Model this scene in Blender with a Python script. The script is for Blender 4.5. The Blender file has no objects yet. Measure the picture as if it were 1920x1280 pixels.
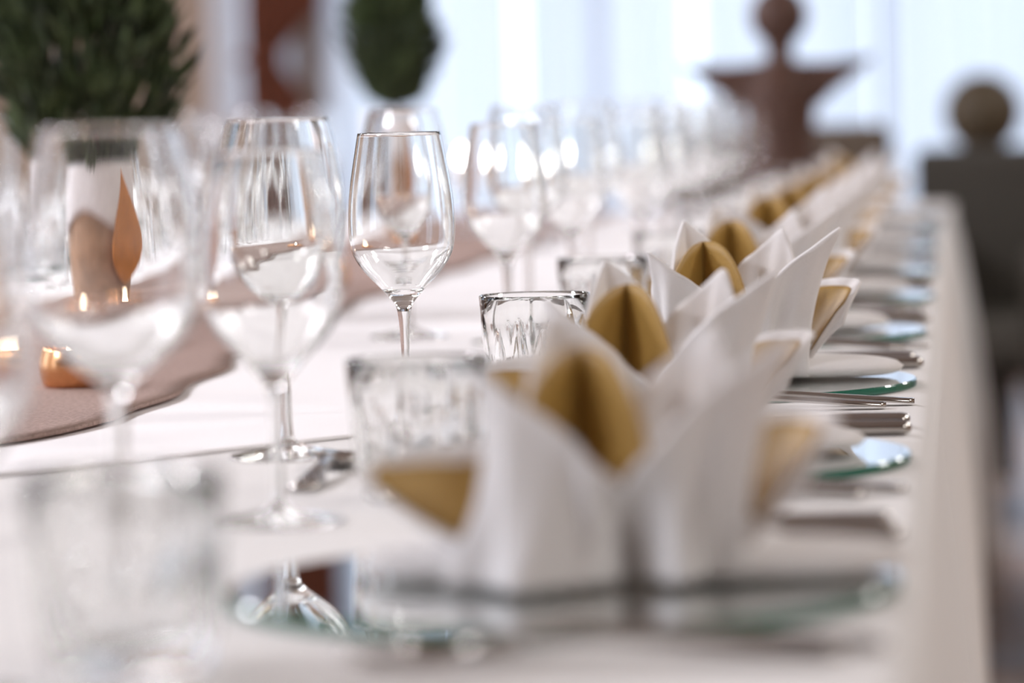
import bpy, bmesh, math, random
from mathutils import Vector, Matrix
random.seed(7)
S = bpy.context.scene
COL = S.collection
PI = math.pi
TZ = 0.75                                  # height of the table top

# ------------------------------------------------------------------ camera, sky, exposure
cam_data = bpy.data.cameras.new('camera')
cam = bpy.data.objects.new('camera', cam_data); COL.objects.link(cam)
cam.matrix_world = Matrix(((0.99231, 0.01975, 0.12216, 0.0),
                           (0.12057, 0.06796, -0.99038, 0.0),
                           (-0.02786, 0.99749, 0.06505, TZ + 0.225),
                           (0, 0, 0, 1)))
cam_data.sensor_width = 36; cam_data.lens = 6900 / 1920 * 36
cam_data.clip_start = 0.05; cam_data.clip_end = 200
cam_data.dof.use_dof = True
cam_data.dof.focus_distance = 2.63
cam_data.dof.aperture_fstop = 3.95
cam_data.dof.aperture_blades = 0
S.camera = cam
S.view_settings.view_transform = 'Standard'; S.view_settings.look = 'None'
S.view_settings.gamma = 1; S.view_settings.use_curve_mapping = False
S.view_settings.exposure = 0.10
c = S.cycles
c.max_bounces = 36; c.transmission_bounces = 32; c.glossy_bounces = 12; c.diffuse_bounces = 5
c.transparent_max_bounces = 24; c.sample_clamp_indirect = 40; c.sample_clamp_direct = 0
c.blur_glossy = 0.3
W = bpy.data.worlds.new('sky'); S.world = W; W.use_nodes = True
nt = W.node_tree; nt.nodes.clear()
bg = nt.nodes.new('ShaderNodeBackground'); wo = nt.nodes.new('ShaderNodeOutputWorld')
tc = nt.nodes.new('ShaderNodeTexCoord'); sx = nt.nodes.new('ShaderNodeSeparateXYZ'); rp = nt.nodes.new('ShaderNodeValToRGB')
nt.links.new(tc.outputs['Generated'], sx.inputs[0]); nt.links.new(sx.outputs['Z'], rp.inputs[0])
rp.color_ramp.elements[0].position = 0.0; rp.color_ramp.elements[0].color = (0.68, 0.81, 1.0, 1)
rp.color_ramp.elements[1].position = 0.6; rp.color_ramp.elements[1].color = (0.58, 0.75, 1.0, 1)
nt.links.new(rp.outputs[0], bg.inputs[0]); bg.inputs[1].default_value = 2.6
nt.links.new(bg.outputs[0], wo.inputs[0])

def area(name, loc, sx_, sy_, power, col=(1, 0.95, 0.92), rot=(0, 0, 0), portal=False):
    l = bpy.data.lights.new(name, 'AREA'); l.shape = 'RECTANGLE'; l.size = sx_; l.size_y = sy_
    l.energy = power; l.color = col
    if portal: l.cycles.is_portal = True
    o = bpy.data.objects.new(name, l); COL.objects.link(o); o.location = loc; o.rotation_euler = rot
    return o
# ceiling panels added for fill light, and the sky through the windows
FILL_PANELS = [(x, y) for y in (0.4, 3.2, 6.0, 8.8) for x in (-3.5, 2.2)]
for x, y in FILL_PANELS:
    area('fill_panel_light', (x, y, 2.955), 1.15, 0.55, 118 if x < 0 else 40, (0.95, 0.94, 1.0) if x < 0 else (1, 0.965, 0.94))
area('window_portal', (0.7, 12.35, 1.5), 6.0, 2.7, 1, rot=(-PI / 2, 0, 0), portal=True)
for y in (-0.6, 3.2, 7.0):
    area('window_portal', (-5.12, y, 1.6), 2.0, 2.4, 1, rot=(0, -PI / 2, 0), portal=True)

# ------------------------------------------------------------------ materials
def mat(name, col=(0.8, 0.8, 0.8), rough=0.5, metal=0.0, **kw):
    m = bpy.data.materials.new(name); m.use_nodes = True
    b = m.node_tree.nodes['Principled BSDF']
    b.inputs['Base Color'].default_value = (*col, 1); b.inputs['Roughness'].default_value = rough
    b.inputs['Metallic'].default_value = metal
    for k, v in kw.items():
        b.inputs[k.replace('_', ' ')].default_value = v
    return m

def noisy(m, scale, amount, bump=0.0, coords='Object', stretch=(1, 1, 1), detail=3):
    """vary a material's own colour a little and give it a fine relief"""
    n = m.node_tree; b = n.nodes['Principled BSDF']
    t = n.nodes.new('ShaderNodeTexCoord'); mp = n.nodes.new('ShaderNodeMapping'); mp.inputs['Scale'].default_value = stretch
    no = n.nodes.new('ShaderNodeTexNoise'); no.inputs['Scale'].default_value = scale; no.inputs['Detail'].default_value = detail
    n.links.new(t.outputs[coords], mp.inputs[0]); n.links.new(mp.outputs[0], no.inputs[0])
    col = b.inputs['Base Color'].default_value[:]
    mx = n.nodes.new('ShaderNodeValToRGB')
    mx.color_ramp.elements[0].color = tuple(v * (1 - amount) for v in col[:3]) + (1,)
    mx.color_ramp.elements[1].color = tuple(min(1, v * (1 + amount)) for v in col[:3]) + (1,)
    mx.color_ramp.elements[0].position = 0.3; mx.color_ramp.elements[1].position = 0.7
    n.links.new(no.outputs[0], mx.inputs[0]); n.links.new(mx.outputs[0], b.inputs['Base Color'])
    if bump:
        bp = n.nodes.new('ShaderNodeBump'); bp.inputs['Strength'].default_value = bump; bp.inputs['Distance'].default_value = 0.002
        n.links.new(no.outputs[0], bp.inputs['Height']); n.links.new(bp.outputs[0], b.inputs['Normal'])
    return m

def translucent(m, fac, col):
    n = m.node_tree; b = n.nodes['Principled BSDF']; out = n.nodes['Material Output']
    t = n.nodes.new('ShaderNodeBsdfTranslucent'); t.inputs[0].default_value = (*col, 1)
    mx = n.nodes.new('ShaderNodeMixShader'); mx.inputs[0].default_value = fac
    n.links.new(b.outputs[0], mx.inputs[1]); n.links.new(t.outputs[0], mx.inputs[2]); n.links.new(mx.outputs[0], out.inputs[0])
    return m

def glass(name, col=(1, 1, 1), rough=0.0, ior=1.5):
    m = bpy.data.materials.new(name); m.use_nodes = True
    n = m.node_tree; n.nodes.clear()
    g = n.nodes.new('ShaderNodeBsdfGlass'); g.inputs['Color'].default_value = (*col, 1)
    g.inputs['Roughness'].default_value = rough; g.inputs['IOR'].default_value = ior
    o = n.nodes.new('ShaderNodeOutputMaterial'); n.links.new(g.outputs[0], o.inputs[0])
    return m

M_GLASS = glass('clear_glass', (0.995, 0.998, 0.995))
M_CLOTH = noisy(mat('white_damask', (0.75, 0.735, 0.725), 0.85), 900, 0.03, 0.15)
M_OVERLAY = noisy(mat('bright_linen', (0.92, 0.905, 0.915), 0.8), 900, 0.02, 0.15)
M_NAPKIN = translucent(noisy(mat('white_napkin_cloth', (0.91, 0.89, 0.885), 0.8, Sheen_Weight=0.2), 700, 0.02, 0.1), 0.18, (0.9, 0.85, 0.82))
M_GOLD = noisy(mat('gold_brown_paper', (0.42, 0.255, 0.062), 0.55), 500, 0.08, 0.1)
M_BURLAP = noisy(mat('brown_burlap', (0.36, 0.25, 0.215), 0.9), 260, 0.25, 0.6)
M_MIRROR = mat('mirror', (0.74, 0.78, 0.77), 0.015, 1.0)
M_EDGE = mat('green_glass_edge', (0.02, 0.20, 0.13), 0.08, 0.0, Transmission_Weight=0.35, IOR=1.5)
M_STEEL = mat('polished_steel', (0.50, 0.47, 0.44), 0.12, 1.0)
M_LEAF = noisy(mat('conifer_green', (0.032, 0.050, 0.014), 0.7), 26, 0.85)
M_BARK = mat('bark', (0.10, 0.06, 0.035), 0.9)
M_POTW = noisy(mat('white_cuff', (0.80, 0.76, 0.76), 0.8), 120, 0.05, 0.2)
M_POTB = noisy(mat('tan_wrap', (0.42, 0.26, 0.17), 0.8), 50, 0.2, 0.3)
M_RUST = noisy(mat('orange_rust', (0.55, 0.20, 0.035), 0.6), 70, 0.15, 0.2)
M_COPPER = mat('copper', (0.80, 0.42, 0.20), 0.25, 1.0)
M_WAX = translucent(mat('wax', (0.9, 0.8, 0.65), 0.5), 0.4, (1, 0.8, 0.5))
M_BROWN = noisy(mat('red_brown_wood', (0.075, 0.032, 0.020), 0.55), 40, 0.2, 0.1, stretch=(1, 1, 6))
M_OLIVE = noisy(mat('olive_brown', (0.075, 0.052, 0.026), 0.6), 40, 0.2)
M_DARKWOOD = mat('dark_wood', (0.03, 0.022, 0.016), 0.5)
M_TAUPE = noisy(mat('taupe_upholstery', (0.055, 0.049, 0.040), 0.9), 300, 0.15, 0.2)
M_TAUPE2 = noisy(mat('light_taupe_upholstery', (0.13, 0.10, 0.075), 0.9), 300, 0.15, 0.2)
M_TAUPE3 = noisy(mat('grey_taupe_upholstery', (0.10, 0.09, 0.078), 0.9), 300, 0.15, 0.2)
M_WALL = noisy(mat('beige_wall', (0.36, 0.275, 0.215), 0.9), 30, 0.04, 0.1)
M_CEIL = mat('wooden_ceiling', (0.44, 0.39, 0.355), 0.8)
M_FRAME = mat('white_window_frame', (0.75, 0.76, 0.80), 0.5)
M_DRAPE = translucent(noisy(mat('rust_drape', (0.20, 0.065, 0.035), 0.9), 200, 0.15), 0.25, (0.3, 0.08, 0.04))
def plank_mats():
    out = []
    for i, cc in enumerate([(0.33, 0.25, 0.21), (0.38, 0.27, 0.20), (0.28, 0.24, 0.22), (0.36, 0.23, 0.16), (0.32, 0.29, 0.30)]):
        out.append(noisy(mat('oak_plank', cc, 0.35), 8, 0.15, 0.05, stretch=(1, 8, 1)))
    return out
M_PLANK = plank_mats()
def sheer_mat():
    m = bpy.data.materials.new('sheer_curtain'); m.use_nodes = True; n = m.node_tree; n.nodes.clear()
    tr = n.nodes.new('ShaderNodeBsdfTransparent'); tr.inputs[0].default_value = (0.97, 0.98, 1, 1)
    tl = n.nodes.new('ShaderNodeBsdfTranslucent'); tl.inputs[0].default_value = (0.86, 0.88, 0.92, 1)
    df = n.nodes.new('ShaderNodeBsdfDiffuse'); df.inputs[0].default_value = (0.86, 0.87, 0.90, 1)
    a = n.nodes.new('ShaderNodeMixShader'); a.inputs[0].default_value = 0.45
    b = n.nodes.new('ShaderNodeMixShader'); b.inputs[0].default_value = 0.80
    o = n.nodes.new('ShaderNodeOutputMaterial')
    n.links.new(tl.outputs[0], a.inputs[1]); n.links.new(df.outputs[0], a.inputs[2])
    n.links.new(tr.outputs[0], b.inputs[1]); n.links.new(a.outputs[0], b.inputs[2]); n.links.new(b.outputs[0], o.inputs[0])
    return m
M_SHEER = sheer_mat()
def emit_mat(name, col, s):
    m = bpy.data.materials.new(name); m.use_nodes = True; n = m.node_tree; n.nodes.clear()
    e = n.nodes.new('ShaderNodeEmission'); e.inputs[0].default_value = (*col, 1); e.inputs[1].default_value = s
    o = n.nodes.new('ShaderNodeOutputMaterial'); n.links.new(e.outputs[0], o.inputs[0]); return m
M_FLAME = emit_mat('flame', (1.0, 0.82, 0.62), 16)
M_SPARK = emit_mat('added_bright_flame', (1.0, 0.92, 0.86), 34)  # for the added candles, whose flames imitate blurred points of light
def pane_mat():
    m = bpy.data.materials.new('window_pane'); m.use_nodes = True; n = m.node_tree; n.nodes.clear()
    tr = n.nodes.new('ShaderNodeBsdfTransparent'); gl = n.nodes.new('ShaderNodeBsdfGlossy'); gl.inputs['Roughness'].default_value = 0.02
    fr = n.nodes.new('ShaderNodeFresnel'); fr.inputs[0].default_value = 1.45
    mx = n.nodes.new('ShaderNodeMixShader'); o = n.nodes.new('ShaderNodeOutputMaterial')
    n.links.new(fr.outputs[0], mx.inputs[0]); n.links.new(tr.outputs[0], mx.inputs[1]); n.links.new(gl.outputs[0], mx.inputs[2])
    n.links.new(mx.outputs[0], o.inputs[0]); return m
M_PANE = pane_mat()

# ------------------------------------------------------------------ helpers
def link(name, me, parent=None):
    o = bpy.data.objects.new(name, me); COL.objects.link(o)
    if parent: o.parent = parent
    return o
def from_bm(name, bm, m, parent=None, smooth=True):
    me = bpy.data.meshes.new(name); bmesh.ops.recalc_face_normals(bm, faces=bm.faces[:]); bm.to_mesh(me); bm.free()
    for mm in (m if isinstance(m, (list, tuple)) else [m]): me.materials.append(mm)
    if smooth: me.polygons.foreach_set('use_smooth', [True] * len(me.polygons))
    return link(name, me, parent)
def tag(o, label=None, cat=None, group=None, kind=None):
    if label: o['label'] = label
    if cat: o['category'] = cat
    if group: o['group'] = group
    if kind: o['kind'] = kind
    return o
def empty(name, loc=(0, 0, 0), rz=0):
    o = bpy.data.objects.new(name, None); COL.objects.link(o); o.location = loc; o.rotation_euler = (0, 0, rz)
    o.empty_display_size = 0.05
    return o
def dup(o, loc, rz, label, scale=1.0):
    r = o.copy(); COL.objects.link(r); r.location = loc; r.rotation_euler = (0, 0, rz); r.scale = (scale,) * 3
    r['label'] = label
    for ch in list(o.children):
        k = ch.copy(); COL.objects.link(k); k.parent = r
        for g in list(ch.children):
            q = g.copy(); COL.objects.link(q); q.parent = k
    return r
def box(bm, x0, y0, z0, x1, y1, z1, bev=0.0):
    r = bmesh.ops.create_cube(bm, size=1.0)
    for v in r['verts']:
        v.co = Vector(((x0 + x1) / 2 + v.co.x * (x1 - x0), (y0 + y1) / 2 + v.co.y * (y1 - y0), (z0 + z1) / 2 + v.co.z * (z1 - z0)))
    if bev:
        es = list({e for v in r['verts'] for e in v.link_edges})
        bmesh.ops.bevel(bm, geom=es, offset=bev, segments=3, profile=0.5, affect='EDGES')
def catmull(pts, n):
    out = []
    P = [pts[0]] + list(pts) + [pts[-1]]
    for i in range(1, len(P) - 2):
        p0, p1, p2, p3 = P[i - 1], P[i], P[i + 1], P[i + 2]
        for j in range(n):
            t = j / n
            out.append(tuple(0.5 * (2 * b + (c_ - a) * t + (2 * a - 5 * b + 4 * c_ - d) * t * t + (3 * b - a - 3 * c_ + d) * t ** 3)
                             for a, b, c_, d in zip(p0, p1, p2, p3)))
    out.append(tuple(pts[-1]))
    return out
def lathe(bm, prof, seg=56, cx=0, cy=0):
    """prof: list of (r, z); r = 0 closes on the axis"""
    rings = []
    for r, z in prof:
        if r <= 1e-6: rings.append([bm.verts.new((cx, cy, z))])
        else: rings.append([bm.verts.new((cx + r * math.cos(2 * PI * i / seg), cy + r * math.sin(2 * PI * i / seg), z)) for i in range(seg)])
    for a, b in zip(rings, rings[1:]):
        for i in range(seg):
            j = (i + 1) % seg
            if len(a) == 1 and len(b) == 1: continue
            if len(a) == 1: bm.faces.new((a[0], b[i], b[j]))
            elif len(b) == 1: bm.faces.new((a[i], a[j], b[0]))
            else: bm.faces.new((a[i], a[j], b[j], b[i]))
def grid(bm, nu, nv, fn, wrap=False):
    vs = [[bm.verts.new(fn(i / (nu if wrap else nu - 1), j / (nv - 1))) for j in range(nv)] for i in range(nu)]
    for i in range(nu if wrap else nu - 1):
        for j in range(nv - 1):
            a = vs[i]; b = vs[(i + 1) % nu]
            bm.faces.new((a[j], b[j], b[j + 1], a[j + 1]))
    return vs
def solidify(o, t, off=0.0):
    md = o.modifiers.new('thickness', 'SOLIDIFY'); md.thickness = t; md.offset = off
    return o
def tube(bm, pts, radii, seg=10, squash=1.0):
    """round bar through pts; squash flattens it in z"""
    rings = []
    for i, p in enumerate(pts):
        p = Vector(p)
        d = (Vector(pts[min(i + 1, len(pts) - 1)]) - Vector(pts[max(i - 1, 0)])).normalized()
        s = d.cross(Vector((0, 0, 1)))
        if s.length < 1e-4: s = Vector((1, 0, 0))
        s.normalize(); u = s.cross(d).normalized()
        r = radii[i] if isinstance(radii, (list, tuple)) else radii
        rings.append([bm.verts.new(p + s * r * math.cos(2 * PI * k / seg) + u * r * squash * math.sin(2 * PI * k / seg)) for k in range(seg)])
    for a, b in zip(rings, rings[1:]):
        for k in range(seg): bm.faces.new((a[k], a[(k + 1) % seg], b[(k + 1) % seg], b[k]))
    bm.faces.new(rings[0][::-1]); bm.faces.new(rings[-1])

# ------------------------------------------------------------------ room
X0, X1, Y0, Y1, ZC = -5.0, 4.0, -4.0, 12.2, 3.0
bm = bmesh.new(); box(bm, X0, Y0, -0.12, X1, Y1 + 0.3, -0.012)
floor = tag(from_bm('floor', bm, M_DARKWOOD, smooth=False), kind='structure')
me_pl = {}
y = Y0; i = 0
while y < Y1 - 0.02:
    w = 0.2
    if i < 5:
        bm = bmesh.new(); box(bm, X0 + 0.002, 0.002, -0.011, X1 - 0.002, w - 0.002, 0.0)
        o = from_bm('plank', bm, M_PLANK[i], floor, smooth=False); me_pl[i] = o.data
    else:
        o = link('plank', me_pl[(i * 7 + i // 3) % 5], floor)
    o.location = (0, y, 0)
    y += w; i += 1
bm = bmesh.new(); box(bm, X0, Y0, ZC, X1, Y1 + 0.3, ZC + 0.1); tag(from_bm('ceiling', bm, M_CEIL, smooth=False), kind='structure')
bm = bmesh.new()                                                        # far wall with a narrow and a wide opening
box(bm, X0, Y1, 0, -2.47, Y1 + 0.2, ZC); box(bm, -2.20, Y1, 0, -2.12, Y1 + 0.2, ZC)
box(bm, -2.47, Y1, 2.75, -2.20, Y1 + 0.2, ZC); box(bm, -2.47, Y1, 0, -2.20, Y1 + 0.2, 0.12)
box(bm, -2.12, Y1, 2.75, 3.6, Y1 + 0.2, ZC); box(bm, -2.12, Y1, 0, 3.6, Y1 + 0.2, 0.12); box(bm, 3.6, Y1, 0, X1, Y1 + 0.2, ZC)
tag(from_bm('wall_back', bm, M_WALL, smooth=False), kind='structure')
bm = bmesh.new(); prev = Y0
for yc in (-0.6, 3.2, 7.0):
    box(bm, X0 - 0.2, prev, 0, X0, yc - 1.0, ZC); box(bm, X0 - 0.2, yc - 1, 0, X0, yc + 1, 0.4); box(bm, X0 - 0.2, yc - 1, 2.8, X0, yc + 1, ZC); prev = yc + 1
box(bm, X0 - 0.2, prev, 0, X0, Y1 + 0.2, ZC)
tag(from_bm('wall_left', bm, M_WALL, smooth=False), kind='structure')
bm = bmesh.new(); box(bm, X1, Y0, 0, X1 + 0.1, Y1 + 0.2, ZC); tag(from_bm('wall_right', bm, M_WALL, smooth=False), kind='structure')
bm = bmesh.new(); box(bm, X0, Y0 - 0.1, 0, X1, Y0, ZC); tag(from_bm('wall_front', bm, M_WALL, smooth=False), kind='structure')

def window(n, a0, a1, z0, z1, posts, side):
    """frame and panes across the opening a0..a1"""
    root = tag(empty('window_%d' % n, (0, 0, 0)), kind='structure')
    def put(bm, u0, u1, zz0, zz1, d0, d1):
        if side == 'back': box(bm, u0, Y1 + d0, zz0, u1, Y1 + d1, zz1)
        else: box(bm, X0 - d1, u0, zz0, X0 - d0, u1, zz1)
    bm = bmesh.new()
    put(bm, a0, a1, z0, z0 + 0.06, 0.08, 0.14); put(bm, a0, a1, z1 - 0.06, z1, 0.08, 0.14)
    k = [a0 + 0.025] + posts + [a1 - 0.025]
    for u in k: put(bm, u - 0.025, u + 0.025, z0, z1, 0.08, 0.14)
    from_bm('window_frame', bm, M_FRAME, root, smooth=False)
    for u, v in zip(k, k[1:]):
        bm = bmesh.new(); put(bm, u + 0.025, v - 0.025, z0 + 0.06, z1 - 0.06, 0.105, 0.113); from_bm('pane', bm, M_PANE, root, smooth=False)
window(1, -2.12, 3.6, 0.12, 2.75, [-1.2, -0.25, 0.7, 1.65, 2.6], 'back')
window(2, -2.47, -2.20, 0.12, 2.75, [], 'back')
for n, yc in enumerate((-0.6, 3.2, 7.0)): window(3 + n, yc - 1, yc + 1, 0.4, 2.8, [yc], 'left')
# housings over the added fill panels; they do not glow themselves
for i, (x, y) in enumerate(FILL_PANELS):
    bm = bmesh.new(); box(bm, x - 0.62, y - 0.32, 2.96, x + 0.62, y + 0.32, 3.0)
    tag(from_bm('trim_%d' % (i + 1), bm, M_CEIL, smooth=False), kind='structure')

# ------------------------------------------------------------------ curtains
def sheer(x0, x1, label, seed):
    rnd = random.Random(seed); ph = rnd.uniform(0, 6)
    def f(u, v):
        x = x0 + (x1 - x0) * u
        a = 0.030 + 0.014 * math.sin(9 * x + ph)
        yy = 12.06 + a * math.sin(2 * PI * x / 0.125 + 0.8 * math.sin(5 * x + ph)) + 0.010 * math.sin(31 * x)
        return (x + 0.012 * math.sin(2 * PI * x / 0.0625), yy, 0.03 + 2.78 * v)
    bm = bmesh.new(); grid(bm, int((x1 - x0) / 0.009) + 2, 8, f)
    tag(from_bm('sheer_curtain', bm, M_SHEER), label, 'curtain', 'sheer curtains along the window wall')
sheer(-2.485, -2.19, 'narrow pale sheer curtain between the beige wall and the rust drape', 1)
names = ['white sheer curtain right beside the rust drape, behind the small conifer',
         'white sheer curtain hanging between the small conifer and the brown ornament',
         'white sheer curtain hanging straight behind the brown ball topped ornament',
         'bluish sheer curtain hanging behind the post with the olive ball']
xs = [-2.10, -1.42, -0.85, -0.26, 0.55, 1.5, 2.5, 3.55]
for i in range(7):
    lab = names[i] if i < 4 else ['bluish sheer curtain just past the frame edge, first beyond the olive ball',
                                  'bluish sheer curtain second beyond the post with the olive ball',
                                  'bluish sheer curtain in the corner at the end of the window wall'][i - 4]
    sheer(xs[i], xs[i + 1] - 0.03, lab, 3 + i)
def drape():
    def f(u, v):
        z = 0.02 + 2.78 * v
        zz = abs(z - 1.135)
        right = 0.115 + 0.145 * min(1, (zz / 0.16)) ** 1.3 if z > 1.135 else 0.115 + 0.085 * min(1, zz / 0.13)
        x = -2.33 + right * u
        return (x, 11.93 + 0.022 * math.sin(u * 2 * PI * 4.5 + 0.4) * (0.5 + 0.5 * min(1, zz / 0.2)), z)
    bm = bmesh.new(); grid(bm, 60, 90, f)
    root = tag(empty('tied_drape', (-2.3, 11.93, 0)), 'rust brown drape gathered at its waist beside the bright window', 'curtain')
    o = solidify(from_bm('drape_cloth', bm, M_DRAPE, root), 0.004); o.location = (2.3, -11.93, 0)
    bm = bmesh.new()
    pts = [(-2.275 + 0.066 * math.cos(a), 11.93 + 0.035 * math.sin(a), 1.135) for a in [2 * PI * k / 20 for k in range(21)]]
    tube(bm, pts, 0.012, 8, 1.6); o = from_bm('tieback', bm, M_DRAPE, root); o.location = (2.3, -11.93, 0)
drape()

# ------------------------------------------------------------------ tablecloths, overlay, runner
def cloth(name, ya, yb, lift, label, m, seed):
    TL = -1.6
    rnd = random.Random(seed); ph = [rnd.uniform(0, 6) for _ in range(6)]
    prof = []                                                            # (x, z, hang 0..1) from the left hem over the top to the right hem
    for k in range(8): prof.append((TL - 0.012 - lift, 0.012 + 0.70 * k / 7, 1 - k / 7))
    for k in range(1, 5):
        a = PI - k / 4 * PI / 2; prof.append((TL + 0.004 + (0.016 + lift) * math.cos(a), TZ - 0.016 + (0.016 + lift) * math.sin(a), 0))
    for k in range(1, 30): prof.append((TL + 0.004 + (-0.036 - (TL + 0.004)) * k / 29, TZ + lift, 0))
    for k in range(1, 5):
        a = PI / 2 - k / 4 * PI / 2; prof.append((-0.036 + (0.016 + lift) * math.cos(a), TZ - 0.016 + (0.016 + lift) * math.sin(a), 0))
    for k in range(1, 10): prof.append((-0.020 + lift + 0.020 * min(1, k / 5), 0.734 - 0.722 * k / 9, k / 9))
    ny = int((yb - ya) / 0.035) + 2
    def f(u, v):
        x, z, h = prof[round(u * (len(prof) - 1))]
        y = ya + (yb - ya) * v
        wv = math.sin(y * 17 + ph[0] + 0.7 * math.sin(5 * y + ph[1])) * 0.5 + 0.5
        s = -1 if x < -0.8 else 1
        x += s * h ** 0.7 * (0.024 * wv + 0.045 * max(0.0, (y - 6.6) / 0.75) ** 2)
        return (x, y, z)
    bm = bmesh.new(); vs = grid(bm, len(prof), ny, f)
    o = from_bm(name, bm, m); solidify(o, 0.0012, 1)
    return tag(o, label, 'tablecloth')
cloth('tablecloth', -0.5, 7.35, 0.0, 'cream white tablecloth covering the long table down to the floor', M_CLOTH, 3)
# the cloth at the table's end hangs down too
bm = bmesh.new()
grid(bm, 90, 14, lambda u, v: (-1.606 + 1.590 * u, 7.352 + 0.016 * math.sin(v * 1.5) + 0.02 * v * (0.5 + 0.5 * math.sin(u * 40)), TZ - 0.735 * v))
e = solidify(from_bm('end_drop', bm, M_CLOTH, bpy.data.objects['tablecloth']), 0.001)

def sheet(name, left, right, y0, y1, near, lift, m, label, cat, ripple, thick, cell=0.02):
    """flat cloth on the table: left(y), right(y) give its edges, near(x) its near end"""
    ny = int((y1 - y0) / 0.03); nx = int((right(y0 + .5) - left(y0 + .5)) / cell)
    def f(u, v):
        xl, xr = left(y0 + (y1 - y0) * v), right(y0 + (y1 - y0) * v)
        x = xl + (xr - xl) * u
        ya = near(x); y = ya + (y1 - ya) * v
        xl, xr = left(y), right(y); x = xl + (xr - xl) * u
        z = TZ + lift + ripple * (0.5 + 0.5 * math.sin(23 * x + 3.1 * y) * math.sin(7 * y - 4 * x))
        return (x, y, z)
    bm = bmesh.new(); grid(bm, nx, ny, f); o = solidify(from_bm(name, bm, m), thick, 1)
    return tag(o, label, cat)
sheet('table_overlay', lambda y: -1.30, lambda y: -0.30, 2.0, 7.30, lambda x: 2.578 - 1.22 * min(x + 1.30, -0.30 - x),
      0.0015, M_OVERLAY, 'bright white overlay cloth with a pointed end under the burlap runner', 'tablecloth', 0.0005, 0.0012)
def runner_right(y):
    pts = [(2.2, -0.70), (2.39, -0.65), (2.576, -0.60), (2.9, -0.615), (3.4, -0.655), (4.12, -0.678), (5.0, -0.66), (8, -0.66)]
    for (a, xa), (b, xb) in zip(pts, pts[1:]):
        if y <= b: return xa + (xb - xa) * max(0, (y - a) / (b - a)) + 0.006 * math.sin(y * 21)
    return -0.66
sheet('burlap_runner', lambda y: -1.02 + 0.006 * math.sin(y * 17), runner_right, 2.25, 7.2, lambda x: 2.25 + 0.1 * (x + 0.8), 0.0036, M_BURLAP,
      'pinkish brown burlap runner along the middle of the white table', 'table runner', 0.003, 0.003)

# ------------------------------------------------------------------ glassware
def stem_glass(name, bowl, inner_floor, stem, foot, wall, label, group):
    """bowl, stem, foot: (r, z) profiles from bottom to top; the three meshes close into one solid of glass"""
    root = tag(empty(name), label, 'wine glass', group)
    outer = catmull(bowl, 6)
    inner = []
    for i, (r, z) in enumerate(outer):
        a = outer[max(i - 1, 0)]; b = outer[min(i + 1, len(outer) - 1)]
        n = Vector((b[1] - a[1], -(b[0] - a[0]))); n.normalize()
        w = wall * (1 + 1.4 * max(0, 1 - (z - inner_floor) / 0.03))
        q = (r - n.x * w, z - n.y * w)
        if q[1] > inner_floor + 0.0015 and q[0] > 0.004: inner.append(q)
    rim_r, rim_z = outer[-1]
    ri = inner[-1][0]
    prof = outer + [(rim_r - wall * 0.2, rim_z + wall * 0.35), ((rim_r + ri) / 2, rim_z + wall * 0.5), (ri + wall * 0.2, rim_z + wall * 0.35)]
    inner = inner[::-1]
    r_last, z_last = inner[-1]
    prof += inner
    for k in range(1, 5):
        t = k / 5; prof.append((r_last * math.cos(t * PI / 2), inner_floor + (z_last - inner_floor) * (1 - math.sin(t * PI / 2))))
    prof.append((0, inner_floor))
    bm = bmesh.new(); lathe(bm, prof, 72); from_bm('bowl', bm, M_GLASS, root)
    bm = bmesh.new(); lathe(bm, catmull(stem, 5), 40); from_bm('stem', bm, M_GLASS, root)
    fp = [(0, 0.0012), (foot[0][0] * 0.6, 0.0010), (foot[0][0] - 0.002, 0.0004)] + catmull(foot, 5)
    bm = bmesh.new(); lathe(bm, fp, 72); from_bm('foot', bm, M_GLASS, root)
    return root
white0 = stem_glass('white_wine_glass',
    [(0.0050, 0.0715), (0.0066, 0.0765), (0.0112, 0.0825), (0.0185, 0.0905), (0.0275, 0.1000), (0.0342, 0.1095), (0.0378, 0.1195), (0.0389, 0.1330),
     (0.0384, 0.1480), (0.0368, 0.1630), (0.0340, 0.1800), (0.0302, 0.2010)], 0.0868,
    [(0.0036, 0.0120), (0.0029, 0.0220), (0.0029, 0.0380), (0.0035, 0.0560), (0.0042, 0.0660), (0.0050, 0.0715)],
    [(0.0350, 0.0010), (0.0346, 0.0020), (0.0250, 0.0040), (0.0130, 0.0062), (0.0060, 0.0090), (0.0036, 0.0120)], 0.0011,
    'small slim white wine glass', 'white wine glasses')
red0 = stem_glass('red_wine_glass',
    [(0.0048, 0.0900), (0.0068, 0.0945), (0.0115, 0.0990), (0.0200, 0.1055), (0.0300, 0.1145), (0.0372, 0.1250), (0.0408, 0.1380), (0.0421, 0.1520),
     (0.0414, 0.1680), (0.0394, 0.1850), (0.0363, 0.2010), (0.0322, 0.2166)], 0.1040,
    [(0.0040, 0.0130), (0.0031, 0.0250), (0.0031, 0.0500), (0.0038, 0.0750), (0.0048, 0.0900)],
    [(0.0370, 0.0010), (0.0366, 0.0020), (0.0260, 0.0042), (0.0140, 0.0068), (0.0065, 0.0100), (0.0040, 0.0130)], 0.0012,
    'large red wine glass', 'large red wine glasses')
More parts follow.
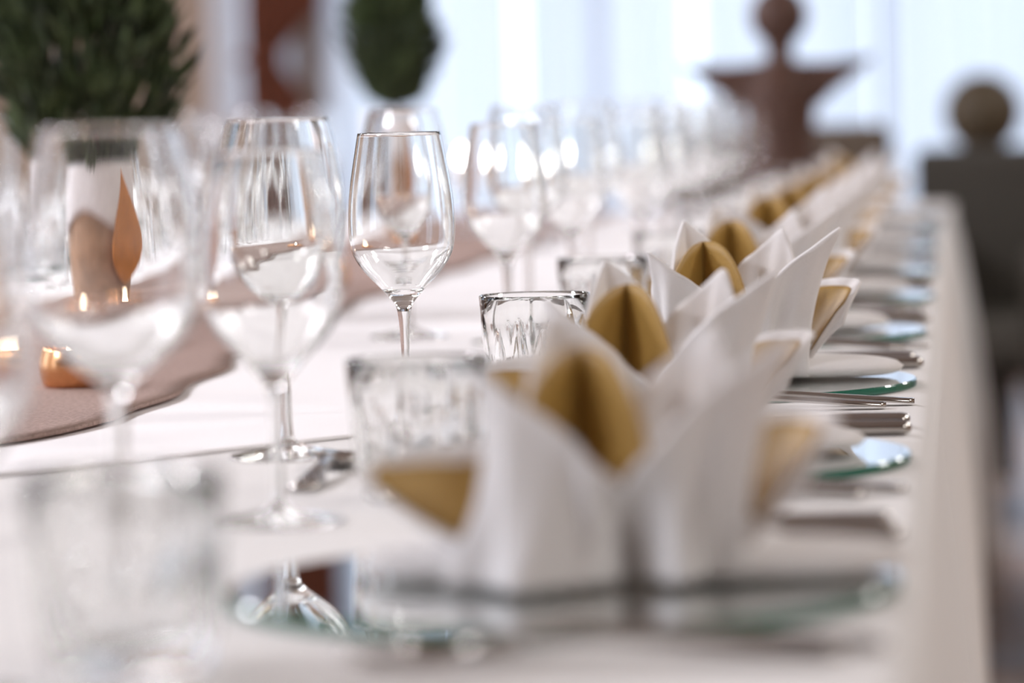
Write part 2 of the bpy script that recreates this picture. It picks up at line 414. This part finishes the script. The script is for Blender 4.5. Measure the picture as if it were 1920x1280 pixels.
def tumbler():
    Hh = 0.080; N = 14; SEG = N * 12; NZ = 36
    def rad(th, z):
        r = 0.0350 + 0.0060 * (z / Hh) ** 0.8
        p = (th / (2 * PI) * N) % 1.0; d = abs(p - 0.5) * 2               # tall pointed cuts
        top = 0.066 if int(th / (2 * PI) * N) % 2 == 0 else 0.056
        h = z / top
        w = max(0.0, 1 - h) ** 0.55 if h < 1 else 0
        cut = max(0.0, w - d) if w > 0 else 0
        r -= 0.0030 * min(1, cut * 1.6)
        p2 = (th / (2 * PI) * N * 1.0 + 0.5) % 1.0; d2 = abs(p2 - 0.5) * 2   # short cuts around the foot
        h2 = z / 0.026
        w2 = max(0.0, 1 - h2) if h2 < 1 else 0
        r -= 0.0026 * min(1, max(0, w2 - d2) * 1.8)
        return r
    bm = bmesh.new(); rings = []
    zs = [0.001] + [0.003 + (Hh - 0.003) * k / NZ for k in range(NZ + 1)]
    rings.append([bm.verts.new((0, 0, 0.0008))])
    rings.append([bm.verts.new(((rad(2 * PI * i / SEG, 0) - 0.002) * math.cos(2 * PI * i / SEG), (rad(2 * PI * i / SEG, 0) - 0.002) * math.sin(2 * PI * i / SEG), 0.0)) for i in range(SEG)])
    for z in zs[1:]:
        rings.append([bm.verts.new((rad(2 * PI * i / SEG, z) * math.cos(2 * PI * i / SEG), rad(2 * PI * i / SEG, z) * math.sin(2 * PI * i / SEG), z)) for i in range(SEG)])
    inn = [(0.0402, Hh + 0.0006), (0.0394, Hh), (0.0380, 0.06), (0.0355, 0.035), (0.0328, 0.018), (0.0295, 0.0125), (0.02, 0.0108)]
    for r, z in inn:
        rings.append([bm.verts.new((r * math.cos(2 * PI * i / SEG), r * math.sin(2 * PI * i / SEG), z)) for i in range(SEG)])
    rings.append([bm.verts.new((0, 0, 0.0104))])
    for a, b in zip(rings, rings[1:]):
        for i in range(SEG):
            j = (i + 1) % SEG
            if len(a) == 1: bm.faces.new((a[0], b[i], b[j]))
            elif len(b) == 1: bm.faces.new((a[i], a[j], b[0]))
            else: bm.faces.new((a[i], a[j], b[j], b[i]))
    return tag(from_bm('cut_glass_tumbler', bm, M_GLASS), 'low cut glass tumbler', 'tumbler', 'cut glass tumblers')
tumbler0 = tumbler()

# ------------------------------------------------------------------ mirror plates
def mirror_plate():
    R = 0.153
    bm = bmesh.new()
    lathe(bm, [(0, 0.0), (R - 0.001, 0.0), (R, 0.001), (R, 0.0050), (R - 0.0012, 0.0060), (0, 0.0060)], 128)
    o = from_bm('mirror_plate', bm, [M_MIRROR, M_EDGE], smooth=False)
    for p in o.data.polygons:
        rr = max((o.data.vertices[v].co.xy.length for v in p.vertices)); rm = min((o.data.vertices[v].co.xy.length for v in p.vertices))
        if rm > R - 0.002: p.material_index = 1
    return tag(o, 'round mirror plate with green edge', 'plate', 'round mirror plates')
plate0 = mirror_plate()

# ------------------------------------------------------------------ folded napkins
def lerp(a, b, t): return a + (b - a) * t
PEAKS = [(214, 0.100, 0.076, 0.080), (130, 0.120, 0.060, 0.052), (48, 0.112, 0.058, 0.054), (-26, 0.114, 0.092, 0.054)]     # angle, height, reach, foot
VALLEYS = [(274, 0.042, 0.044, 0.012), (176, 0.052, 0.046, 0.046), (90, 0.078, 0.044, 0.040), (14, 0.056, 0.052, 0.034)]
def rim(a):
    """height and radius of the crown's edge and radius of its foot at angle a (degrees); sharp tips, steep valleys"""
    ks = sorted([(p[0] % 360,) + p[1:] + (1,) for p in PEAKS] + [(v[0] % 360,) + v[1:] + (0,) for v in VALLEYS])
    a %= 360
    ks = [(ks[-1][0] - 360,) + ks[-1][1:]] + ks + [(ks[0][0] + 360,) + ks[0][1:]]
    for k, l in zip(ks, ks[1:]):
        if k[0] <= a <= l[0]:
            t = (a - k[0]) / (l[0] - k[0])
            u = t if k[4] == 1 else 1 - t                                 # 0 at the peak
            p, v = (k, l) if k[4] == 1 else (l, k)
            hh = lerp(p[1], v[1], 0.86 * u + 0.14 * u ** 3)
            rr = lerp(p[2], v[2], u ** 0.85)
            return hh, rr, lerp(p[3], v[3], u ** 2.6)
def napkin():
    root = tag(empty('folded_napkin'), 'white napkin folded into a pointed crown', 'napkin', 'folded white napkins')
    def crown(u, v):
        a = 360 * u; hh, rr, base = rim(a)
        th = math.radians(a)
        t = v
        r = lerp(base, rr, t ** 1.3) - 0.006 * math.sin(PI * t)
        z = 0.004 + (hh - 0.004) * t
        r += (0.0065 * math.sin(11 * th + 2.0 * t) + 0.0022 * math.sin(23 * th - 2 * t)) * (1 - t) ** 0.6
        z -= 0.004 * math.sin(PI * t) ** 2
        return (r * math.cos(th), r * math.sin(th), z)
    bm = bmesh.new(); grid(bm, 168, 22, crown, wrap=True)
    o = from_bm('napkin_crown', bm, M_NAPKIN, root); solidify(o, 0.0026, -1)
    # gold paper lining: an arched leaf creased off its middle, standing inside the back of the crown
    def lining(u, v):
        x = -0.042 + 0.053 * u
        cr = 0.36
        y = 0.036 - (0.044 * (cr - u) / cr if u < cr else 0.046 * ((u - cr) / (1 - cr)) ** 0.9)
        top = 0.104 - 0.030 * abs(2 * u - 0.86) ** 2.6
        return (x, y - 0.012 * (1 - v), 0.010 + (top - 0.010) * v)
    bm = bmesh.new(); grid(bm, 40, 14, lining)
    o = from_bm('gold_lining', bm, M_GOLD, root); solidify(o, 0.0012, 0)
    # a spout with gold inside to one side, an upright rounded petal to the other
    def spout(s, rise, lip, back, reach):
        def f(u, v, inset=0.0):
            p = 2 * v - 1                                                 # -1 near edge, +1 far edge
            w = (0.036 + 0.006 * math.sin(PI * u)) * (1 - u ** (2.4 if s < 0 else 5)) + 0.001
            x = lerp(0.026, reach, u)
            zc = 0.008 + rise * u ** 2.0
            side = p if p > 0 else -p
            z = zc + (back if p > 0 else lip) * side ** 1.7 * (1 - u ** 3) + inset
            yy = w * math.sin(p * 1.35)
            return (s * x, yy, z)
        return f
    for s, rise, lip, back, reach in ((-1, 0.042, 0.005, 0.048, 0.122),):
        f = spout(s, rise, lip, back, reach)
        bm = bmesh.new(); grid(bm, 26, 21, f); o = from_bm('side_spout', bm, M_NAPKIN, root); solidify(o, 0.0026, 0)
        bm = bmesh.new(); grid(bm, 24, 19, lambda u, v: f(u * 0.93, 0.06 + 0.88 * v, 0.0032))
        o = from_bm('spout_lining', bm, M_GOLD, root); solidify(o, 0.0008, 0)
    def petal(u, v, inset=0.0):
        a = math.radians(-16 + 92 * u)
        top = 0.067 * max(0.0, 1 - abs(2 * u - 0.9) ** 3.2) ** 0.5 + 0.006
        r = 0.052 + 0.044 * v ** 1.2 * (0.55 + 0.45 * math.sin(PI * min(1, u + 0.1))) - inset + 0.006 * max(0, v - 0.8) * 5 * (0.4)
        return (r * math.cos(a), r * math.sin(a) * 0.8, 0.006 + (top - 0.006) * v)
    bm = bmesh.new(); grid(bm, 34, 16, petal); solidify(from_bm('side_petal', bm, M_NAPKIN, root), 0.0026, 0)
    bm = bmesh.new(); grid(bm, 30, 14, lambda u, v: petal(0.10 + 0.86 * u, 0.30 + 0.62 * v, 0.0028)); solidify(from_bm('petal_lining', bm, M_GOLD, root), 0.0008, 0)
    # soft lobes lying on the plate
    for k, (a, L, wd) in enumerate(((8, 0.128, 0.036), (172, 0.126, 0.034), (60, 0.105, 0.036), (122, 0.105, 0.036))):
        def f(u, v, a=a, L=L, wd=wd):
            ph = 2 * PI * v
            x = 0.012 + (L - 0.012) * u
            env = max(0.0, 1 - (2 * u - 1) ** 4) ** 0.5
            yy = wd * env * math.cos(ph)
            z = 0.0075 + 0.0072 * env * math.sin(ph) + 0.006 * env * max(0, math.sin(ph)) * (1 - u)
            ca, sa = math.cos(math.radians(a)), math.sin(math.radians(a))
            return (x * ca - yy * sa, x * sa + yy * ca, z)
        bm = bmesh.new(); grid(bm, 22, 25, f); bmesh.ops.remove_doubles(bm, verts=bm.verts[:], dist=0.00005)
        from_bm('base_lobe', bm, M_NAPKIN, root)
    return root
napkin0 = napkin()

# ------------------------------------------------------------------ cutlery (origin at the handle's end, pointing to -x)
def knife():
    root = tag(empty('table_knife'), 'silver table knife', 'knife', 'table knives')
    bm = bmesh.new()
    tube(bm, [(-0.0005, 0, .0052), (-0.002, 0, .0052), (-0.006, 0, .0052), (-0.03, 0, .0052), (-0.07, 0, .0052), (-0.095, 0, .0055), (-0.10, 0, .0057)],
         [0.003, 0.0062, 0.0076, 0.0080, 0.0072, 0.0058, 0.004], 16, 0.64)
    from_bm('handle', bm, M_STEEL, root)
    bm = bmesh.new()
    pts = [(-0.098, .004), (-0.11, .008), (-0.16, .0095), (-0.205, .0085), (-0.222, .002), (-0.226, -.006), (-0.20, -.0065), (-0.14, -.0065), (-0.11, -.005), (-0.098, -.004)]
    top = [bm.verts.new((x, y, .0068)) for x, y in pts]; bot = [bm.verts.new((x, y, .0050)) for x, y in pts]
    bm.faces.new(top); bm.faces.new(bot[::-1])
    for i in range(len(pts)): bm.faces.new((top[i - 1], bot[i - 1], bot[i], top[i]))
    from_bm('blade', bm, M_STEEL, root, smooth=False)
    return root
def strip(bm, pts, t):
    """flat bar: pts = (x, half width, z)"""
    rows = []
    for x, w, z in pts:
        rows.append([bm.verts.new((x, -w, z)), bm.verts.new((x, -w * .6, z + t)), bm.verts.new((x, w * .6, z + t)), bm.verts.new((x, w, z)), bm.verts.new((x, 0, z - t * .3))])
    for a, b in zip(rows, rows[1:]):
        for k in range(5): bm.faces.new((a[k], a[(k + 1) % 5], b[(k + 1) % 5], b[k]))
    bm.faces.new(rows[0]); bm.faces.new(rows[-1][::-1])
def fork():
    root = tag(empty('table_fork'), 'silver table fork', 'fork', 'table forks')
    bm = bmesh.new(); strip(bm, [(0, .004, .002), (-0.004, .008, .002), (-0.03, .0085, .004), (-0.08, .004, .008), (-0.125, .003, .011), (-0.138, .006, .009), (-0.150, .0115, .005)], .003)
    from_bm('handle', bm, M_STEEL, root)
    for k in range(4):
        y = -0.0095 + 0.0063 * k
        bm = bmesh.new(); tube(bm, [(-0.148, y * .9, .005), (-0.165, y, .002), (-0.185, y, .0025), (-0.20, y, .006)], [.0022, .0019, .0017, .001], 8, .7)
        from_bm('tine', bm, M_STEEL, root)
    return root
def spoon():
    root = tag(empty('dessert_spoon'), 'small dessert spoon', 'spoon', 'dessert spoons')
    bm = bmesh.new(); strip(bm, [(0, .004, .0015), (-0.004, .0095, .0015), (-0.03, .0105, .002), (-0.06, .005, .006), (-0.105, .003, .009), (-0.118, .005, .006)], .003)
    from_bm('handle', bm, M_STEEL, root)
    bm = bmesh.new()
    def f(u, v):
        a = 2 * PI * u; r = 1 - v
        x = -0.143 + 0.027 * r * math.cos(a); y = 0.0175 * r * math.sin(a) * (1 - 0.15 * math.cos(a))
        return (x, y, 0.0016 + 0.0065 * r * r)
    grid(bm, 28, 8, f, wrap=True); bmesh.ops.remove_doubles(bm, verts=bm.verts[:], dist=0.0001)
    solidify(from_bm('spoon_bowl', bm, M_STEEL, root), 0.0012, 1)
    return root
knife0, fork0, spoon0 = knife(), fork(), spoon()

# ------------------------------------------------------------------ place settings
used = set()
def place(first, loc, rz, label, scale=1.0):
    if first.name in used: return dup(first, loc, rz, label, scale)
    used.add(first.name)
    first.location = loc; first.rotation_euler = (0, 0, rz); first.scale = (scale,) * 3; first['label'] = label
    return first
ORD = ['first', 'second', 'third', 'fourth', 'fifth', 'sixth', 'seventh', 'eighth', 'ninth', 'tenth', 'eleventh']
rnd = random.Random(12)
def j(a): return rnd.uniform(-a, a)
ZT = TZ + 0.0013                                        # on the cloth
ZO = TZ + 0.0034                                        # on the overlay
NEAR_RED = {0: (-0.399, 1.702), 1: (-0.433, 2.319), 2: (-0.525, 3.46)}
NEAR_WHITE = {-1: (-0.392, 1.36), 0: (-0.369, 1.945), 1: (-0.405, 2.647), 2: (-0.417, 3.36)}
NEAR_TUM = {-1: (-0.334, 1.43), 0: (-0.308, 2.056), 1: (-0.312, 2.673)}
def over(x, y): return ZO if (-1.3 < x < -0.30 and y > 2.62 - 1.22 * min(x + 1.3, -0.30 - x)) else ZT
def set_glasses(n, side, nm):
    yb = 1.65 + 0.583 * n
    pos = {}
    if side == 'near':
        pos['r'] = NEAR_RED.get(n, (-0.43 + j(.012), yb + 0.30 + j(.02)))
        pos['w'] = NEAR_WHITE.get(n, (-0.40 + j(.015), yb + 0.52 + j(.02)))
        pos['t'] = NEAR_TUM.get(n, (-0.31 + j(.012), yb + 0.45 + j(.02)))
    else:
        pos['r'] = (-1.17 + j(.012), yb + 0.32 + j(.02)); pos['w'] = (-1.17 + j(.012), yb + 0.01 + j(.02)); pos['t'] = (-1.255 + j(.01), yb - 0.08 + j(.02))
    row = 'bare plate row' if side == 'near' else 'row across the runner'
    if not (n == -1 and side == 'near'):
        x, y = pos['r']; place(red0, (x, y, over(x, y)), j(3), 'large tapered red wine glass, %s of its kind in the %s' % (nm, row))
    x, y = pos['w']; place(white0, (x, y, over(x, y)), j(3), 'slim white wine glass on a thin stem, %s in the %s' % (nm, row))
    x, y = pos['t']; place(tumbler0, (x, y, over(x, y)), j(3), 'low cut glass tumbler with pointed flutes, %s in the %s' % (nm, row))
for n in range(-1, 9):
    nm = 'number %s from the front' % ORD[n + 1] if False else ORD[n + 1]
    set_glasses(n, 'near', nm)
for n in range(4, 9):
    set_glasses(n, 'far', ORD[n - 4])
NAPX = {0: (0.030, 0.0), 1: (0.0, 0.0), 2: (0.015, 0.0)}
for n in range(0, 9):
    y = 1.652 + 0.577 * n; x = -0.187 + j(.004)
    nm = ORD[n]
    place(plate0, (x, y, ZT), 0, 'round mirror plate with green glass edge under the %s napkin of the bare plate row' % nm)
    dx, dy = NAPX.get(n, (j(.01), j(.01)))
    place(napkin0, (x + dx, y + dy, ZT + 0.0062), math.radians(j(5)), 'white napkin crown with gold lining on the %s mirror plate of the bare plate row' % nm, 1.0 + j(.03))
    for k, dyk in enumerate((0.168, 0.226)):
        place(knife0, (-0.034 + j(.003) - .003 * k, y + dyk + j(.002), ZT), math.radians(j(1.5)), 'round handled silver knife, %s beyond the %s plate of the bare plate row' % (['inner', 'outer'][k], nm))
    for k, dyk in enumerate((-0.178, -0.204)):
        place(fork0, (-0.034 + j(.004) - .02 * k, y + dyk + j(.002), ZT), math.radians(j(1.5)), 'flat silver fork, %s before the %s plate of the bare plate row' % (['inner', 'outer'][k], nm))
    place(spoon0, (-0.385, y - 0.13 if n else y - 0.13, over(-0.385, y - .13)), math.radians(-90 + j(2)), 'small silver dessert spoon lying above the %s plate of the bare plate row' % nm)
for n in range(4, 9):
    y = 1.652 + 0.577 * n; x = -1.42 + j(.005); nm = ORD[n - 4]
    place(plate0, (x, y, ZT), 0, 'round mirror plate with green glass edge under the %s napkin across the runner' % nm)
    place(napkin0, (x, y, ZT + 0.0062), math.radians(180 + j(5)), 'white napkin crown with gold lining, %s in the row across the runner' % nm, 1.0)

# ------------------------------------------------------------------ potted conifers and candles on the runner
ZR = TZ + 0.0105
def conifer(x, y, rc, hc, z0, potr, poth, label, seed, narrow):
    root = tag(empty('potted_conifer', (x, y, ZR)), label, 'potted plant', 'small potted conifers on the runner')
    r = random.Random(seed)
    bm = bmesh.new(); lathe(bm, catmull([(0, 0), (potr * .80, 0), (potr * .86, 0.006), (potr * .97, poth * .5), (potr * 1.0, poth * .8), (potr * .96, poth), (potr * .8, poth), (potr * .8, poth * .9), (0, poth * .9)], 3), 40)
    from_bm('pot', bm, M_POTB, root)
    def cuff(u, v):
        a = 2 * PI * u
        rr = potr * (1.05 + 0.03 * math.sin(5 * a + 1) + 0.04 * v)
        return (rr * math.cos(a), rr * math.sin(a), poth * (0.66 + 0.38 * v) + (1 - v) * 0.010 * math.sin(3 * a + .5))
    bm = bmesh.new(); grid(bm, 60, 8, cuff, wrap=True); solidify(from_bm('white_cuff', bm, M_POTW, root), 0.003)
    bm = bmesh.new()                                                     # rust coloured drop ornament on the pot's side
    def leaf(u, v):
        p = 2 * PI * v
        w = 0.032 * math.sin(PI * u ** 1.7) ** 0.8 + 0.0003
        return (potr * 1.0 + 0.004 + 0.0045 * math.sin(p) * math.sin(PI * u), w * math.cos(p) + 0.01 * math.sin(PI * u), poth * 1.0 - poth * 0.78 * u)
    grid(bm, 24, 17, leaf); o = from_bm('drop_ornament', bm, M_RUST, root); o.rotation_euler = (0, 0, math.radians(-34))
    bm = bmesh.new(); tube(bm, [(0, 0, poth * .85), (0.002, 0, z0 + hc * .4), (0, 0.002, z0 + hc * .9)], [0.008, 0.006, 0.002], 8)
    from_bm('trunk', bm, M_BARK, root)
    verts, faces = [], []
    for i in range(2600):
        h = r.random() ** 0.9
        env = (min(1, (h / 0.28) ** 0.36) if h < 0.28 else (1 - ((h - 0.28) / 0.72) ** narrow)) * rc
        a = r.uniform(0, 2 * PI); rr = env * (0.25 + 0.75 * r.random() ** 0.5)
        rr *= 1 + 0.12 * math.sin(3 * a + 9 * h) + 0.12 * math.sin(7 * a - 14 * h)
        p = Vector((rr * math.cos(a), rr * math.sin(a), z0 + hc * h))
        d = Vector((math.cos(a) * 0.55 + r.uniform(-.35, .35), math.sin(a) * 0.55 + r.uniform(-.35, .35), 0.85 + r.uniform(-.2, .3))).normalized()
        L = r.uniform(0.024, 0.050) * (rc / 0.085) ** .5; w = r.uniform(0.0035, 0.0065)
        s = d.cross(Vector((r.uniform(-1, 1), r.uniform(-1, 1), 0.2))).normalized(); t = d.cross(s)
        b = len(verts); m_ = p + d * L * .45
        verts += [p, m_ + s * w, m_ - s * .5 * w + t * .87 * w, m_ - s * .5 * w - t * .87 * w, p + d * L]
        faces += [(b, b + 1, b + 2), (b, b + 2, b + 3), (b, b + 3, b + 1), (b + 4, b + 2, b + 1), (b + 4, b + 3, b + 2), (b + 4, b + 1, b + 3)]
    me = bpy.data.meshes.new('foliage'); me.from_pydata(verts, [], faces); me.materials.append(M_LEAF)
    tag(link('foliage', me, root), kind='stuff')
conifer(-0.90, 3.75, 0.094, 0.36, 0.140, 0.052, 0.160, 'bushy green conifer in a white cuffed pot, beside the runner edge close by', 3, 1.6)
conifer(-0.90, 5.85, 0.066, 0.30, 0.205, 0.046, 0.195, 'smaller green conifer in a white cuffed pot farther along the runner', 5, 1.8)

def tealight():
    root = tag(empty('tealight_holder'), 'copper tealight holder with a burning candle', 'candle', 'burning tealights on the runner')
    bm = bmesh.new(); lathe(bm, catmull([(0, 0), (0.021, 0), (0.0265, 0.010), (0.027, 0.022), (0.024, 0.032)], 4) + [(0.0228, 0.032)] + catmull([(0.0228, 0.032), (0.0255, 0.022), (0.024, 0.008), (0, 0.005)], 4), 36)
    from_bm('holder', bm, M_COPPER, root)
    bm = bmesh.new(); lathe(bm, [(0, 0.006), (0.019, 0.006), (0.019, 0.019), (0.017, 0.021), (0, 0.0205)], 28); from_bm('wax', bm, M_WAX, root)
    bm = bmesh.new(); lathe(bm, catmull([(0, 0.022), (0.003, 0.025), (0.0042, 0.030), (0.0025, 0.038), (0, 0.045)], 4), 14); from_bm('flame', bm, M_FLAME, root)
    return root
tea0 = tealight()
for k, (x, y, lb) in enumerate([(-0.703, 2.85, 'copper tealight holder glowing at the near end of the burlap runner'),
                                (-0.77, 3.35, 'copper tealight holder on the runner before the bushy conifer'),
                                (-0.76, 4.35, 'copper tealight holder on the runner just past the bushy conifer'),
                                (-0.80, 5.3, 'copper tealight holder on the runner before the smaller conifer')]):
    place(tea0, (x, y, ZR - .002), 0.3 * k, lb)

def added_candle():  # candles added only for their flames, which blur into round discs of light
    root = tag(empty('added_candle_holder'), 'added slim candle holder with a small bright flame', 'candle', 'added candle flames standing in for discs of light')
    bm = bmesh.new(); lathe(bm, catmull([(0, 0), (0.024, 0), (0.024, 0.003), (0.008, 0.010), (0.005, 0.02), (0.005, 0.06), (0.012, 0.072), (0.012, 0.082), (0.0095, 0.084), (0, 0.080)], 4), 28)
    from_bm('holder', bm, M_GLASS, root)
    bm = bmesh.new(); lathe(bm, [(0, 0.082), (0.009, 0.082), (0.009, 0.112), (0.007, 0.114), (0, 0.1135)], 20); from_bm('wax', bm, M_WAX, root)
    bm = bmesh.new(); lathe(bm, catmull([(0, 0.116), (0.003, 0.119), (0.0045, 0.125), (0.0026, 0.133), (0, 0.141)], 4), 14); from_bm('flame', bm, M_SPARK, root)
    return root
slim0 = added_candle()
for k, (x, y, lb) in enumerate([(-0.62, 5.45, 'added slim candle holder with a small bright flame, before the cluster of far glasses'),
                                (-0.835, 6.15, 'added slim candle holder with a small bright flame, just past the smaller conifer'),
                                (-0.70, 6.30, 'added slim candle holder with a small bright flame, on the runner edge among far glasses'),
                                (-0.555, 6.40, 'added slim candle holder with a small bright flame, on white cloth beside far glasses'),
                                (-0.58, 7.05, 'added slim candle holder with a small bright flame, last before the table end')]):
    place(slim0, (x, y, over(x, y) if x > -0.64 else ZR - 0.002), 0.4 * k, lb)

# ------------------------------------------------------------------ beyond the table
def ornament(x, y):
    root = tag(empty('ball_topped_ornament', (x, y, ZT)), 'red brown wooden ornament with ball top and wide pointed arms at the table end', 'ornament')
    bm = bmesh.new(); lathe(bm, catmull([(0, 0), (0.075, 0), (0.078, 0.01), (0.068, 0.06), (0.064, 0.14), (0.068, 0.20), (0.072, 0.235), (0.05, 0.262), (0.028, 0.290), (0.025, 0.308), (0.034, 0.328)], 4), 40)
    from_bm('body', bm, M_BROWN, root)
    bm = bmesh.new()
    half = [(0.0, 0.290), (0.05, 0.283), (0.10, 0.281), (0.185, 0.288), (0.170, 0.272), (0.135, 0.245), (0.105, 0.225), (0.080, 0.200), (0.0, 0.185)]
    pts = half + [(-a, b) for a, b in half[-2:0:-1]]
    rows = []
    for yy, k in ((-0.018, .94), (-0.012, 1), (0.012, 1), (0.018, .94)):
        rows.append([bm.verts.new((a * (k if abs(a) > .1 else 1), yy, 0.24 + (b - 0.24) * k)) for a, b in pts])
    for a, b in zip(rows, rows[1:]):
        for i in range(len(pts)): bm.faces.new((a[i - 1], a[i], b[i], b[i - 1]))
    bm.faces.new(rows[0]); bm.faces.new(rows[-1][::-1])
    o = from_bm('arms', bm, M_BROWN, root, smooth=False); o.rotation_euler = (0, math.radians(-1), 0)
    bm = bmesh.new(); bmesh.ops.create_uvsphere(bm, u_segments=28, v_segments=18, radius=0.056)
    o = from_bm('ball', bm, M_BROWN, root); o.location = (0, 0, 0.372)
ornament(-0.338, 7.0)
def post(x, y):
    root = tag(empty('ball_post', (x, y, 0)), 'dark post with a round olive brown ball on top, behind the taupe armchairs', 'post')
    bm = bmesh.new(); box(bm, -.065, -.065, 0, .065, .065, 0.80, .008); from_bm('shaft', bm, M_DARKWOOD, root, smooth=False)
    bm = bmesh.new(); lathe(bm, catmull([(0, .80), (.075, .80), (.078, .82), (.06, .830), (.055, .835)], 3) + [(0, .835)], 32); from_bm('collar', bm, M_DARKWOOD, root)
    bm = bmesh.new(); bmesh.ops.create_uvsphere(bm, u_segments=28, v_segments=18, radius=0.098)
    o = from_bm('ball', bm, M_OLIVE, root); o.location = (0, 0, 0.915)
post(0.055, 9.3)
def armchair(m, hb=0.84):
    root = tag(empty('upholstered_armchair'), 'taupe upholstered armchair', 'chair', 'upholstered armchairs')
    def b(name, *a, bev=.03, mm=m):
        bm = bmesh.new(); box(bm, *a, bev); return from_bm(name, bm, mm, root)
    # faces -x; front at x = 0
    b('seat', 0.01, -0.21, 0.36, 0.46, 0.21, 0.46)
    b('backrest', 0.42, -0.26, 0.30, 0.54, 0.26, hb)
    b('arm', 0.0, 0.20, 0.36, 0.50, 0.275, 0.67); b('arm', 0.0, -0.275, 0.36, 0.50, -0.20, 0.67)
    for sx_ in (0.05, 0.48):
        for sy_ in (-0.22, 0.22):
            bm = bmesh.new(); tube(bm, [(sx_, sy_, 0.0), (sx_, sy_, 0.37)], [0.014, 0.02], 10); from_bm('leg', bm, M_DARKWOOD, root)
    return root
ch0 = armchair(M_TAUPE)
place(ch0, (0.15, 8.2, 0), math.radians(90), 'dark taupe armchair beyond the table end, below the olive ball')
ch1 = armchair(M_TAUPE2, 0.90)
place(ch1, (-0.42, 8.2, 0), math.radians(90), 'lighter taupe armchair beyond the table end, behind the brown ornament')
ch2 = armchair(M_TAUPE3, 0.84)
for k, y in enumerate((6.3, 6.95)):
    place(ch2, (0.115, y, 0), 0, 'grey taupe armchair drawn up to the hanging tablecloth, %s along the table side' % ORD[k])
